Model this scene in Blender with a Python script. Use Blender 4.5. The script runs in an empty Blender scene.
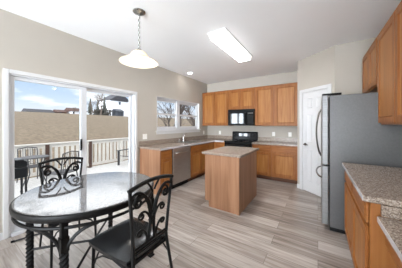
import bpy, bmesh, math, random
from mathutils import Vector, Matrix
random.seed(7)
S = bpy.context.scene
COL = S.collection

# ------------------------------------------------------------------ camera, sky, sun, exposure
def lin(r, g, b):
    f = lambda c: (c/12.92 if c <= .04045 else ((c+.055)/1.055)**2.4)
    return (f(r/255), f(g/255), f(b/255), 1)

cam_d = bpy.data.cameras.new('camera'); cam = bpy.data.objects.new('camera', cam_d); COL.objects.link(cam)
cam.location = (0, 0, 1.372)
cam.rotation_euler = (math.radians(90), 0, math.radians(33.3))
cam_d.sensor_width = 36; cam_d.lens = 178/402*36
cam_d.shift_y = -(134-124.5)/402
cam_d.clip_start = .05; cam_d.clip_end = 600
S.camera = cam

W = bpy.data.worlds.new('sky'); S.world = W; W.use_nodes = True
nt = W.node_tree; nt.nodes.clear()
def N(nt, t, **k):
    n = nt.nodes.new(t)
    for a, v in k.items(): setattr(n, a, v)
    return n
tc = N(nt, 'ShaderNodeTexCoord'); sx = N(nt, 'ShaderNodeSeparateXYZ'); nt.links.new(tc.outputs['Generated'], sx.inputs[0])
rmp = N(nt, 'ShaderNodeValToRGB'); nt.links.new(sx.outputs['Z'], rmp.inputs[0])
e = rmp.color_ramp.elements
e[0].position = 0; e[0].color = (0.608, 0.654, 0.707, 1)
e[1].position = 1; e[1].color = (.8, .84, .9, 1)
for p, c_ in ((.06, (0.62, 0.67, 0.745, 1)), (.12, (0.47, 0.58, 0.73, 1)), (.20, (0.36, 0.49, 0.67, 1)), (.24, (0.5, 0.6, 0.75, 1)), (.33, (2.15, 2.18, 2.23, 1))):
    q = e.new(p); q.color = c_
mp = N(nt, 'ShaderNodeMapping'); mp.inputs['Scale'].default_value = (5, 5, 22)
nt.links.new(tc.outputs['Generated'], mp.inputs[0])
nz = N(nt, 'ShaderNodeTexNoise'); nz.inputs['Scale'].default_value = 1.3; nz.inputs['Detail'].default_value = 6
nt.links.new(mp.outputs[0], nz.inputs['Vector'])
cr = N(nt, 'ShaderNodeValToRGB'); cr.color_ramp.elements[0].position = .52; cr.color_ramp.elements[1].position = .68
nt.links.new(nz.outputs['Fac'], cr.inputs[0])
mx = N(nt, 'ShaderNodeMix', data_type='RGBA'); nt.links.new(cr.outputs[0], mx.inputs['Factor'])
nt.links.new(rmp.outputs[0], mx.inputs['A']); mx.inputs['B'].default_value = (0.798, 0.821, 0.851, 1)
# added fill glow, centred below the horizon behind the camera, to brighten the room
FILL_DIR = Vector((.12, -1, -.30)).normalized(); FILL_GLOW = 22.0
dp = N(nt, 'ShaderNodeVectorMath', operation='DOT_PRODUCT'); nt.links.new(tc.outputs['Generated'], dp.inputs[0]); dp.inputs[1].default_value = FILL_DIR
mxx = N(nt, 'ShaderNodeMath', operation='MAXIMUM'); nt.links.new(dp.outputs['Value'], mxx.inputs[0]); mxx.inputs[1].default_value = 0
pw = N(nt, 'ShaderNodeMath', operation='POWER'); nt.links.new(mxx.outputs[0], pw.inputs[0]); pw.inputs[1].default_value = 7.0
ml = N(nt, 'ShaderNodeMath', operation='MULTIPLY'); nt.links.new(pw.outputs[0], ml.inputs[0]); ml.inputs[1].default_value = FILL_GLOW
bg = N(nt, 'ShaderNodeBackground'); nt.links.new(mx.outputs['Result'], bg.inputs['Color'])
bg2 = N(nt, 'ShaderNodeBackground'); nt.links.new(ml.outputs[0], bg2.inputs['Strength']); bg2.inputs['Color'].default_value = (.88, .96, 1.05, 1)
ads = N(nt, 'ShaderNodeAddShader'); nt.links.new(bg.outputs[0], ads.inputs[0]); nt.links.new(bg2.outputs[0], ads.inputs[1])
wo = N(nt, 'ShaderNodeOutputWorld'); nt.links.new(ads.outputs[0], wo.inputs[0])

sun_d = bpy.data.lights.new('sun', 'SUN'); sun_d.energy = 2.8; sun_d.angle = math.radians(4); sun_d.color = (1, .98, .96)
sun = bpy.data.objects.new('sun', sun_d); COL.objects.link(sun)
sun.rotation_euler = (-Vector((.30, -.80, .55))).to_track_quat('-Z', 'Y').to_euler()

CEIL_LAMP = 26.0      # strength of the flush fixture's diffuser
vs = S.view_settings
vs.view_transform = 'Standard'; vs.look = 'None'; vs.gamma = 1; vs.use_curve_mapping = False
vs.exposure = 0.6
S.cycles.use_denoising = True
S.cycles.max_bounces = 10; S.cycles.diffuse_bounces = 6; S.cycles.transparent_max_bounces = 16
S.cycles.sample_clamp_indirect = 8

# ------------------------------------------------------------------ materials
def mat(name, color=(.5,.5,.5,1), rough=.5, metal=0, **k):
    m = bpy.data.materials.new(name); m.use_nodes = True
    b = m.node_tree.nodes['Principled BSDF']
    b.inputs['Base Color'].default_value = color if len(color) == 4 else (*color, 1)
    b.inputs['Roughness'].default_value = rough; b.inputs['Metallic'].default_value = metal
    for a, v in k.items(): b.inputs[a.replace('_', ' ')].default_value = v
    return m
def texcoord(nt, scale=(1,1,1), rot=(0,0,0), kind='Object'):
    t = N(nt, 'ShaderNodeTexCoord'); m = N(nt, 'ShaderNodeMapping')
    m.inputs['Scale'].default_value = scale; m.inputs['Rotation'].default_value = rot
    nt.links.new(t.outputs[kind], m.inputs[0]); return m.outputs[0]
def ramp(nt, fac, stops):
    r = N(nt, 'ShaderNodeValToRGB'); nt.links.new(fac, r.inputs[0]); el = r.color_ramp.elements
    while len(el) > 1: el.remove(el[-1])
    el[0].position, el[0].color = stops[0]
    for p, c in stops[1:]:
        q = el.new(p); q.color = c
    return r.outputs[0]
def noise_mat(name, stops, scale=(1,1,1), ns=5, detail=5, rough=.5, metal=0, bump=0, **k):
    m = mat(name, (.5,.5,.5,1), rough, metal, **k); nt = m.node_tree; b = nt.nodes['Principled BSDF']
    v = texcoord(nt, scale); n = N(nt, 'ShaderNodeTexNoise'); n.inputs['Scale'].default_value = ns; n.inputs['Detail'].default_value = detail
    nt.links.new(v, n.inputs['Vector']); nt.links.new(ramp(nt, n.outputs['Fac'], stops), b.inputs['Base Color'])
    if bump:
        bp = N(nt, 'ShaderNodeBump'); bp.inputs['Strength'].default_value = bump; bp.inputs['Distance'].default_value = .01
        nt.links.new(n.outputs['Fac'], bp.inputs['Height']); nt.links.new(bp.outputs[0], b.inputs['Normal'])
    return m
def oak(name, dark, mid, light, scale):
    m = mat(name, rough=.4, Specular_IOR_Level=.25); nt = m.node_tree; b = nt.nodes['Principled BSDF']
    v = texcoord(nt, scale)
    n = N(nt, 'ShaderNodeTexNoise'); n.inputs['Scale'].default_value = 1; n.inputs['Detail'].default_value = 6; n.inputs['Distortion'].default_value = .6
    nt.links.new(v, n.inputs['Vector'])
    nt.links.new(ramp(nt, n.outputs['Fac'], [(.3, dark), (.5, mid), (.68, light)]), b.inputs['Base Color'])
    return m
M = {}
OKR = [lin(134,80,37), lin(149,93,46), lin(160,105,56)]
M['oak_rail'] = oak('honey_oak_rails', *OKR, (22, 22, 1.6))
OK = [lin(148,94,46), lin(165,110,57), lin(175,121,67)]
M['oak'] = oak('honey_oak', *OK, (22, 22, 1.6))
M['oak_flat'] = oak('honey_oak_horizontal', *OKR, (3, 3, 30))
M['oak_pale'] = oak('oak_veneer_panel', lin(138,98,70), lin(156,114,85), lin(168,126,96), (14, 14, .9))
M['oak_dark'] = oak('oak_shadow_line', lin(120,66,34), lin(140,80,44), lin(150,90,52), (22, 22, 1.6))
M['wall'] = noise_mat('greige_paint', [(.3, lin(182,175,164)), (.7, lin(187,180,169))], ns=2, rough=.8)
M['ceiling'] = noise_mat('ceiling_paint', [(.3, lin(246,247,248)), (.7, lin(249,250,251))], ns=2, rough=.9)
M['bounce_carpet'] = noise_mat('pale_bounce_carpet', [(.3, lin(216,217,218)), (.7, lin(228,229,230))], ns=80, rough=.95)
M['white'] = mat('white_paint', lin(214,214,214), .35)
M['vinyl'] = mat('white_vinyl', lin(208,210,213), .35)
M['plate'] = mat('white_plastic', lin(245,243,238), .3)
M['iron'] = mat('black_wrought_iron', lin(11,10,10), .45, 0, Specular_IOR_Level=.25)
M['black'] = mat('black_gloss', lin(7,7,9), .18, Specular_IOR_Level=.22)
M['blackmat'] = mat('black_matte', lin(13,13,14), .5, Specular_IOR_Level=.2)
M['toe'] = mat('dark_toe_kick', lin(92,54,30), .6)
M['leather'] = noise_mat('black_vinyl_leather', [(.3, lin(20,21,22)), (.7, lin(32,33,35))], ns=9, rough=.27, bump=.25, Specular_IOR_Level=.6)
M['steel'] = noise_mat('brushed_steel', [(.35, lin(172,166,160)), (.65, lin(196,190,184))], (2, 2, 90), ns=3, rough=.34, metal=.85)
M['chrome'] = mat('polished_chrome', lin(215,215,215), .15, 1)
M['nickel'] = mat('brushed_nickel', lin(150,148,144), .25, .95)
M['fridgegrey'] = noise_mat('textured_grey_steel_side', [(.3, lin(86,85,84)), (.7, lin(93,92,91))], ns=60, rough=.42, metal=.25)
M['door_steel'] = noise_mat('fridge_door_steel', [(.35, lin(120,120,120)), (.65, lin(136,136,136))], (2, 2, 60), ns=3, rough=.4, metal=.35)

def granite(name, stops, ns, rough, fine=.5, **k):
    m = mat(name, rough=rough, **k); nt = m.node_tree; b = nt.nodes['Principled BSDF']
    v = texcoord(nt)
    n = N(nt, 'ShaderNodeTexNoise'); n.inputs['Scale'].default_value = ns; n.inputs['Detail'].default_value = 4; n.inputs['Roughness'].default_value = .75
    vo = N(nt, 'ShaderNodeTexVoronoi'); vo.inputs['Scale'].default_value = ns*2.2
    nt.links.new(v, n.inputs['Vector']); nt.links.new(v, vo.inputs['Vector'])
    mm = N(nt, 'ShaderNodeMix', data_type='FLOAT'); mm.inputs['Factor'].default_value = fine
    sp = N(nt, 'ShaderNodeSeparateColor'); nt.links.new(vo.outputs['Color'], sp.inputs[0])
    nt.links.new(n.outputs['Fac'], mm.inputs['A']); nt.links.new(sp.outputs[0], mm.inputs['B'])
    nt.links.new(ramp(nt, mm.outputs['Result'], stops), b.inputs['Base Color'])
    return m
M['laminate'] = granite('speckled_stone_laminate', [(.22, lin(84,71,61)), (.42, lin(138,122,108)), (.6, lin(161,146,133)), (.8, lin(194,183,172))], 75, .25, .45)
M['edge'] = mat('pale_edge_highlight', lin(196,193,194), .15)  # window highlight along the counter edges, put in as a paler colour
M['tabletop'] = granite('speckled_grey_granite', [(.2, lin(36,36,38)), (.45, lin(88,87,88)), (.75, lin(140,139,140))], 80, .03, .5, IOR=2.6)

def planks():
    m = mat('grey_oak_vinyl_planks', rough=.33); nt = m.node_tree; b = nt.nodes['Principled BSDF']
    v = texcoord(nt)
    br = N(nt, 'ShaderNodeTexBrick'); br.offset = .37; br.offset_frequency = 2
    br.inputs['Scale'].default_value = 1; br.inputs['Brick Width'].default_value = 1.22; br.inputs['Row Height'].default_value = .18
    br.inputs['Mortar Size'].default_value = .0022; br.inputs['Mortar Smooth'].default_value = .2
    br.inputs['Color1'].default_value = (0,0,0,1); br.inputs['Color2'].default_value = (1,1,1,1); br.inputs['Mortar'].default_value = (.5,.5,.5,1)
    nt.links.new(v, br.inputs['Vector'])
    v2 = texcoord(nt, (1.5, 24, 1)); n = N(nt, 'ShaderNodeTexNoise'); n.inputs['Scale'].default_value = 1.4; n.inputs['Detail'].default_value = 7; n.inputs['Distortion'].default_value = .8
    ad = N(nt, 'ShaderNodeVectorMath', operation='ADD'); nt.links.new(v2, ad.inputs[0]); nt.links.new(br.outputs['Color'], ad.inputs[1]); nt.links.new(ad.outputs[0], n.inputs['Vector'])
    mm = N(nt, 'ShaderNodeMix', data_type='FLOAT'); mm.inputs['Factor'].default_value = .27
    nt.links.new(n.outputs['Fac'], mm.inputs['A']); nt.links.new(br.outputs['Color'], mm.inputs['B'])
    col = ramp(nt, mm.outputs['Result'], [(.18, lin(100,90,82)), (.40, lin(150,139,130)), (.58, lin(180,171,163)), (.82, lin(210,205,200))])
    mo = N(nt, 'ShaderNodeMix', data_type='RGBA'); nt.links.new(br.outputs['Fac'], mo.inputs['Factor'])
    nt.links.new(col, mo.inputs['A']); mo.inputs['B'].default_value = lin(112,100,90)
    nt.links.new(mo.outputs['Result'], b.inputs['Base Color']); return m
M['floor'] = planks()
def glassmat(name, refl=.08, tint=(1,1,1,1)):
    m = bpy.data.materials.new(name); m.use_nodes = True; nt = m.node_tree; nt.nodes.clear()
    t = N(nt, 'ShaderNodeBsdfTransparent'); t.inputs[0].default_value = tint
    g = N(nt, 'ShaderNodeBsdfGlossy'); g.inputs['Roughness'].default_value = .02
    mx = N(nt, 'ShaderNodeMixShader'); fr = N(nt, 'ShaderNodeLayerWeight'); fr.inputs['Blend'].default_value = .5
    p4 = N(nt, 'ShaderNodeMath', operation='POWER'); nt.links.new(fr.outputs['Facing'], p4.inputs[0]); p4.inputs[1].default_value = 5
    ma = N(nt, 'ShaderNodeMath', operation='MULTIPLY_ADD'); nt.links.new(p4.outputs[0], ma.inputs[0]); ma.inputs[1].default_value = .6; ma.inputs[2].default_value = .008
    nt.links.new(ma.outputs[0], mx.inputs[0]); nt.links.new(t.outputs[0], mx.inputs[1]); nt.links.new(g.outputs[0], mx.inputs[2])
    o = N(nt, 'ShaderNodeOutputMaterial'); nt.links.new(mx.outputs[0], o.inputs[0]); return m
M['glass'] = glassmat('window_glass', tint=(.97,.98,.98,1))
def emis(name, color, s):
    m = bpy.data.materials.new(name); m.use_nodes = True; nt = m.node_tree; nt.nodes.clear()
    e = N(nt, 'ShaderNodeEmission'); e.inputs[0].default_value = color; e.inputs[1].default_value = s
    o = N(nt, 'ShaderNodeOutputMaterial'); nt.links.new(e.outputs[0], o.inputs[0]); return m
M['diffuser'] = emis('lit_diffuser', (.97, .98, 1, 1), CEIL_LAMP)
M['diffuser_side'] = emis('lit_diffuser_side', (1, .96, .92, 1), 1.1)
M['recessed'] = emis('lit_recessed_lens', (1, .97, .94, 1), 40)
M['bulb'] = emis('lit_bulb', (1, .9, .78, 1), 8)
def shade_mat():
    m = mat('alabaster_glass', lin(236,230,218), .25); nt = m.node_tree; b = nt.nodes['Principled BSDF']
    t = N(nt, 'ShaderNodeBsdfTranslucent'); t.inputs[0].default_value = lin(232,224,208)
    mx = N(nt, 'ShaderNodeMixShader'); mx.inputs[0].default_value = .5
    nt.links.new(b.outputs[0], mx.inputs[1]); nt.links.new(t.outputs[0], mx.inputs[2])
    nt.links.new(mx.outputs[0], nt.nodes['Material Output'].inputs[0]); return m
M['shade'] = shade_mat()
M['deck'] = noise_mat('weathered_pale_deck_boards', [(.3, lin(170,168,166)), (.7, lin(196,195,194))], (2, 30, 2), ns=2, rough=.7)
M['rail'] = mat('white_rail_paint', lin(182,178,172), .6)
M['brownpost'] = mat('dark_brown_post', lin(66,46,38), .6)
M['grass'] = noise_mat('dry_winter_grass', [(.25, lin(78,65,50)), (.5, lin(98,84,66)), (.75, lin(116,102,84))], (.9, 1.6, 1), ns=2.2, detail=10, rough=.95)
M['bark'] = mat('bare_bark', lin(92,80,72), .9)
M['bark_dark'] = mat('dark_bare_bark', lin(58,50,46), .9)
M['conifer'] = noise_mat('grey_green_needles', [(.3, lin(52,54,50)), (.7, lin(88,90,82))], ns=3, rough=.9)
M['hedge'] = noise_mat('dark_hedge_leaves', [(.3, lin(44,44,42)), (.7, lin(78,74,68))], ns=2, rough=.9)
M['siding'] = noise_mat('pale_siding', [(.3, lin(228,230,238)), (.7, lin(238,240,246))], (.2, .2, 5), ns=2, rough=.6)
M['roof_grey'] = mat('grey_shingles', lin(52,52,58), .8)
M['roof_brown'] = mat('brown_shingles', lin(72,50,44), .8)
M['brick'] = mat('brown_brick', lin(84,62,54), .8)
M['shed'] = mat('slate_grey_siding', lin(58,62,70), .7)
M['darkglass'] = mat('dark_window_glass', lin(70,80,95), .1)
M['mesh'] = mat('grey_patio_metal', lin(48,48,52), .5, .1)
M['grill'] = mat('dark_blue_black_enamel', lin(13,16,22), .35)
M['brass'] = mat('bronze_lever', lin(74,66,60), .35, .8)
M['display'] = mat('dark_display', lin(16,18,24), .06, IOR=2.2)
M['white_mark'] = mat('pale_print', lin(190,190,190), .5)

# ------------------------------------------------------------------ mesh helpers
LOC = {}
class MB:
    def __init__(s): s.bm = bmesh.new()
    def box(s, x0, x1, y0, y1, z0, z1):
        x0, x1 = min(x0,x1), max(x0,x1); y0, y1 = min(y0,y1), max(y0,y1); z0, z1 = min(z0,z1), max(z0,z1)
        v = [s.bm.verts.new((x, y, z)) for z in (z0, z1) for x, y in ((x0,y0),(x1,y0),(x1,y1),(x0,y1))]
        for f in ((3,2,1,0),(4,5,6,7),(0,1,5,4),(1,2,6,5),(2,3,7,6),(3,0,4,7)): s.bm.faces.new([v[i] for i in f])
        return s
    def fbox(s, fr, u0, u1, n0, n1, z0, z1):
        v = [s.bm.verts.new(fr(u, n, z)) for z in (z0, z1) for u, n in ((u0,n0),(u1,n0),(u1,n1),(u0,n1))]
        for f in ((3,2,1,0),(4,5,6,7),(0,1,5,4),(1,2,6,5),(2,3,7,6),(3,0,4,7)): s.bm.faces.new([v[i] for i in f])
        return s
    def panel(s, fr, u0, u1, z0, z1, n0, t, w=.055, dep=.011, holes=None):
        """a slab from n0 to n0+t whose face has recessed panels (holes: list of (u0,u1,z0,z1)), each with a chamfered edge"""
        holes = holes or [(u0+w, u1-w, z0+w, z1-w)]
        s.fbox(fr, u0, u1, n0, n0+t-dep, z0, z1)
        us = sorted({u0, u1} | {h[0] for h in holes} | {h[1] for h in holes}); zs = sorted({z0, z1} | {h[2] for h in holes} | {h[3] for h in holes})
        for i in range(len(us)-1):
            for j in range(len(zs)-1):
                cu, cz = (us[i]+us[i+1])/2, (zs[j]+zs[j+1])/2
                if any(h[0] < cu < h[1] and h[2] < cz < h[3] for h in holes): continue
                s.fbox(fr, us[i], us[i+1], n0+t-dep, n0+t, zs[j], zs[j+1])
        c = min(.012, dep*1.5)
        for h in holes:
            a, b, p, q = h; o = n0+t; k = n0+t-dep+.0004
            O = [fr(a,o,p), fr(b,o,p), fr(b,o,q), fr(a,o,q)]; I = [fr(a+c,k,p+c), fr(b-c,k,p+c), fr(b-c,k,q-c), fr(a+c,k,q-c)]
            O = [s.bm.verts.new(x) for x in O]; I = [s.bm.verts.new(x) for x in I]
            for x in range(4): s.bm.faces.new([O[x], O[(x+1)%4], I[(x+1)%4], I[x]])
        return s
    def tube(s, pts, r, seg=8, closed=False, caps=True):
        pts = [Vector(p) for p in pts]; n = len(pts); rs = r if isinstance(r, (list, tuple)) else [r]*n
        rings = []; prev = None
        for i, p in enumerate(pts):
            a = pts[(i-1) % n] if (closed or i) else p; b = pts[(i+1) % n] if (closed or i < n-1) else p
            d = (b-a).normalized()
            if prev is None:
                up = Vector((0,0,1)) if abs(d.z) < .9 else Vector((1,0,0)); x = d.cross(up).normalized()
            else: x = (prev - d*prev.dot(d)).normalized()
            prev = x; y = d.cross(x)
            rings.append([s.bm.verts.new(p + (x*math.cos(2*math.pi*k/seg) + y*math.sin(2*math.pi*k/seg))*rs[i]) for k in range(seg)])
        m = n if closed else n-1
        for i in range(m):
            A, B = rings[i], rings[(i+1) % n]
            for k in range(seg): s.bm.faces.new([A[k], A[(k+1)%seg], B[(k+1)%seg], B[k]])
        if caps and not closed: s.bm.faces.new(rings[0][::-1]); s.bm.faces.new(rings[-1])
        return s
    def lathe(s, prof, c=(0,0,0), seg=32):
        rings = []
        for r, z in prof:
            if r < 1e-5: rings.append([s.bm.verts.new((c[0], c[1], c[2]+z))])
            else: rings.append([s.bm.verts.new((c[0]+r*math.cos(2*math.pi*k/seg), c[1]+r*math.sin(2*math.pi*k/seg), c[2]+z)) for k in range(seg)])
        for A, B in zip(rings, rings[1:]):
            if len(A) == 1 and len(B) == 1: continue
            for k in range(seg):
                k2 = (k+1) % seg
                if len(A) == 1: s.bm.faces.new([A[0], B[k2], B[k]])
                elif len(B) == 1: s.bm.faces.new([A[k], A[k2], B[0]])
                else: s.bm.faces.new([A[k], A[k2], B[k2], B[k]])
        return s
    def prism(s, poly, z0, z1):
        a = [s.bm.verts.new((x, y, z0)) for x, y in poly]; b = [s.bm.verts.new((x, y, z1)) for x, y in poly]; n = len(poly)
        s.bm.faces.new(a[::-1]); s.bm.faces.new(b)
        for i in range(n): s.bm.faces.new([a[i], a[(i+1)%n], b[(i+1)%n], b[i]])
        return s
    def mesh3(s, verts, faces):
        v = [s.bm.verts.new(p) for p in verts]
        for f in faces: s.bm.faces.new([v[i] for i in f])
        return s
    def twist(s, p0, p1, w, turns, n=40, seg=4):
        p0, p1 = Vector(p0), Vector(p1); rings = []
        for i in range(n+1):
            t = i/n; p = p0.lerp(p1, t); a = turns*2*math.pi*t
            rr = w*(1 + .0*math.sin(t*9))
            rings.append([s.bm.verts.new(p + Vector((math.cos(a+math.pi/2*k), math.sin(a+math.pi/2*k), 0))*rr) for k in range(seg)])
        for A, B in zip(rings, rings[1:]):
            for k in range(seg): s.bm.faces.new([A[k], A[(k+1)%seg], B[(k+1)%seg], B[k]])
        s.bm.faces.new(rings[0][::-1]); s.bm.faces.new(rings[-1]); return s
    def build(s, name, m, parent=None, bevel=0, smooth=False, seg=2):
        bmesh.ops.recalc_face_normals(s.bm, faces=s.bm.faces[:])
        off = Vector((0,0,0))
        if parent is not None: off = LOC[parent.name]
        if off.length: bmesh.ops.translate(s.bm, verts=s.bm.verts[:], vec=-off)
        me = bpy.data.meshes.new(name); s.bm.to_mesh(me); s.bm.free()
        o = bpy.data.objects.new(name, me); COL.objects.link(o)
        me.materials.append(M[m] if isinstance(m, str) else m)
        if parent is not None: o.parent = parent
        LOC[o.name] = off
        if smooth:
            for p in me.polygons: p.use_smooth = True
            md = o.modifiers.new('split', 'EDGE_SPLIT'); md.split_angle = math.radians(40)
        if bevel:
            b = o.modifiers.new('bevel', 'BEVEL'); b.width = bevel; b.segments = seg; b.limit_method = 'ANGLE'; b.angle_limit = math.radians(40)
        return o
def tag(o, label, cat, group=None):
    o['label'] = label; o['category'] = cat
    if group: o['group'] = group
    return o
def struct(o): o['kind'] = 'structure'; return o
def thing(name, label, cat, loc=(0,0,0), group=None):
    o = bpy.data.objects.new(name, None); COL.objects.link(o); o.empty_display_size = .1
    o.location = loc; LOC[o.name] = Vector(loc); return tag(o, label, cat, group)
def children(o): return [c for c in bpy.data.objects if c.parent == o]
def copy_tree(o, parent=None):
    kids = children(o); c = o.copy(); COL.objects.link(c)
    if parent is not None: c.parent = parent
    for k in kids: copy_tree(k, c)
    return c
def frame(o, u, n):
    o, u, n = Vector((*o, 0)), Vector((*u, 0)), Vector((*n, 0))
    return lambda a, b, z: o + u*a + n*b + Vector((0, 0, z))
FL = frame((-2.53, 0), (0, 1), (1, 0))        # left run fronts, u = y, n = +x
FB = frame((0, 4.56), (1, 0), (0, -1))        # back base fronts
FU = frame((0, 4.84), (1, 0), (0, -1))        # back upper fronts
FR = frame((.285, 0), (0, 1), (-1, 0))        # right base fronts
FRU = frame((.60, 0), (0, 1), (-1, 0))        # right upper fronts
FI = frame((-1.60, 0), (0, 1), (-1, 0))       # island fronts (towards the sink)
XL, YB, XR, ZC = -3.14, 5.17, .92, 2.743
YS, YE = 3.85, -4.2                            # alcove wall, rear wall

# ------------------------------------------------------------------ structure
struct(MB().box(XL-.15, XR+.15, YE-.15, YB+.15, -.12, 0).build('floor', 'floor'))
struct(MB().box(XL, XR, YE, -.6, 0, .012).build('floor_bounce_carpet', 'bounce_carpet'))  # unseen pale carpet, added to bounce light up to the ceiling
struct(MB().box(XL-.15, XR+.15, YE-.15, YB+.15, ZC, ZC+.2).build('ceiling', 'ceiling'))
# left wall with the slider opening and the kitchen window opening
SY0, SY1, SZ1 = .525, 2.31, 1.995
WY0, WY1, WZ0, WZ1 = 2.90, 4.69, 1.225, 2.035
w = MB(); a, b = XL-.15, XL
w.box(a, b, YE, SY0, 0, ZC); w.box(a, b, SY0, SY1, SZ1, ZC); w.box(a, b, SY1, WY0, 0, ZC)
w.box(a, b, WY0, WY1, 0, WZ0); w.box(a, b, WY0, WY1, WZ1, ZC); w.box(a, b, WY1, YB, 0, ZC)
struct(w.build('wall_left', 'wall'))
struct(MB().box(XL-.15, XR+.15, YB, YB+.15, 0, ZC).build('wall_back', 'wall'))
C1, C2 = (-.372, 4.39), (.248, 3.845)
du = (Vector(C2)-Vector(C1)); PL = du.length; du.normalize(); dn = Vector((du.y, -du.x))
if dn.y > 0: dn = -dn
FP = frame(C1, du, dn)
DU0, DU1, DZ = .135, .700, 2.03
w = MB(); w.fbox(FP, 0, DU0, -.12, 0, 0, ZC); w.fbox(FP, DU1, PL, -.12, 0, 0, ZC); w.fbox(FP, DU0, DU1, -.12, 0, DZ, ZC)
struct(w.build('wall_pantry', 'wall'))
struct(MB().prism([(C1[0], C1[1]), (C1[0], YB), (C1[0]+.1, YB), (C1[0]+.1, C1[1]+.02)], 0, ZC).build('wall_pantry_side', 'wall'))
struct(MB().box(C2[0], XR, YS, YS+.12, 0, ZC).build('wall_alcove', 'wall'))
struct(MB().box(XR, XR+.15, YE, YB, 0, ZC).build('wall_right', 'wall'))
# rear wall behind the camera, with an unseen opening made wide to let the fill glow in
w = MB(); w.box(XL, XR, YE-.15, YE, 0, .03); w.box(XL, XR, YE-.15, YE, 2.55, ZC); w.box(XL, XL+.25, YE-.15, YE, .03, 2.55); w.box(XR-.25, XR, YE-.15, YE, .03, 2.55)
struct(w.build('wall_rear', 'wall'))
# baseboards
struct(MB().box(XL, XL+.014, YE, .4745, 0, .09).box(XL, XL+.014, 2.36, 2.42, 0, .09).build('baseboard_left', 'white', bevel=.004))
struct(MB().fbox(FP, 0, .065, 0, .014, 0, .09).fbox(FP, .765, PL, 0, .014, 0, .09).build('baseboard_pantry', 'white', bevel=.004))
struct(MB().box(C2[0], .98*XR, YS-.014, YS, 0, .09).build('baseboard_alcove', 'white', bevel=.004))

# patio door (slider)
d1 = struct(thing('door_1', 'white two-panel sliding glass patio door', 'door', (XL, 1.42, 0)))
for k in ('label', 'category'): del d1[k]
c = .05; t = MB()
t.box(XL, XL+.018, SY0-c, SY0, 0, SZ1+c).box(XL, XL+.018, SY1, SY1+c, 0, SZ1+c).box(XL, XL+.018, SY0, SY1, SZ1, SZ1+c)
t.build('casing', 'white', d1, bevel=.005)
t = MB(); q = .02
t.box(XL-.14, XL, SY0, SY0+q, 0, SZ1).box(XL-.14, XL, SY1-q, SY1, 0, SZ1).box(XL-.14, XL, SY0+q, SY1-q, SZ1-q, SZ1).box(XL-.14, XL+.03, SY0+q, SY1-q, 0, .035)
t.build('frame', 'vinyl', d1, bevel=.004)
def slide_panel(y0, y1, x, name, handle, sl, sr):
    z0, z1 = .037, SZ1-q-.002; xa, xb = x-.02, x+.02; m = MB(); st = .045
    m.box(xa, xb, y0, y0+sl, z0, z1).box(xa, xb, y1-sr, y1, z0, z1).box(xa, xb, y0+sl, y1-sr, z1-st, z1).box(xa, xb, y0+sl, y1-sr, z0, z0+.10)
    p = m.build(name, 'vinyl', d1, bevel=.004)
    MB().box(x-.006, x+.006, y0+sl, y1-sr, z0+.10, z1-st).build('glass_pane', 'glass', p)
    if handle is not None:
        h = MB().box(xb, xb+.012, handle-.012, handle+.012, .96, 1.14); h.tube([(xb+.01, handle, .98), (xb+.035, handle, .99), (xb+.035, handle, 1.11), (xb+.01, handle, 1.12)], .006)
        h.build('handle', 'blackmat', p, smooth=True)
slide_panel(SY0+q+.001, 1.405, XL-.035, 'sliding_panel', 1.32, .032, .088)
slide_panel(1.335, SY1-q-.001, XL-.085, 'fixed_panel', None, .06, .055)

# kitchen window: two double-hung sashes side by side in a recess
w1 = struct(thing('window_1', '', '', (XL, 3.8, WZ0)))
for k in ('label', 'category'): del w1[k]
xa, xb = XL-.12, XL-.06; m = MB(); fw = .05; ym = 3.725
m.box(xa, xb, WY0, WY0+fw, WZ0, WZ1).box(xa, xb, WY1-fw, WY1, WZ0, WZ1).box(xa, xb, WY0+fw, WY1-fw, WZ1-fw, WZ1).box(xa, xb, WY0+fw, WY1-fw, WZ0, WZ0+fw).box(xa, xb+.01, ym-.06, ym+.06, WZ0+fw, WZ1-fw)
m.build('frame', 'vinyl', w1, bevel=.005)
MB().box(XL-.15, XL, WY0-.0, WY0+.012, WZ0, WZ1).box(XL-.15, XL, WY1-.012, WY1, WZ0, WZ1).box(XL-.15, XL, WY0+.012, WY1-.012, WZ1-.012, WZ1).build('jamb_liner', 'white', w1)
zm = 1.63
for y0, y1 in ((WY0+fw, ym-.06), (ym+.06, WY1-fw)):
    for z0, z1, x in ((zm-.02, WZ1-fw, XL-.10), (WZ0+fw, zm+.02, XL-.08)):
        m = MB(); s_ = .03
        m.box(x-.012, x+.012, y0, y0+s_, z0, z1).box(x-.012, x+.012, y1-s_, y1, z0, z1).box(x-.012, x+.012, y0+s_, y1-s_, z0, z0+.042).box(x-.012, x+.012, y0+s_, y1-s_, z1-.042, z1)
        sh = m.build('sash', 'vinyl', w1, bevel=.003)
        MB().box(x-.004, x+.004, y0+s_, y1-s_, z0+.042, z1-.042).build('glass_pane', 'glass', sh)
MB().box(XL-.06, XL+.045, WY0-.03, WY1+.03, WZ0-.025, WZ0+.002).box(XL, XL+.014, WY0-.015, WY1+.015, WZ0-.085, WZ0-.025).build('sill', 'white', w1, bevel=.005)

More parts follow.
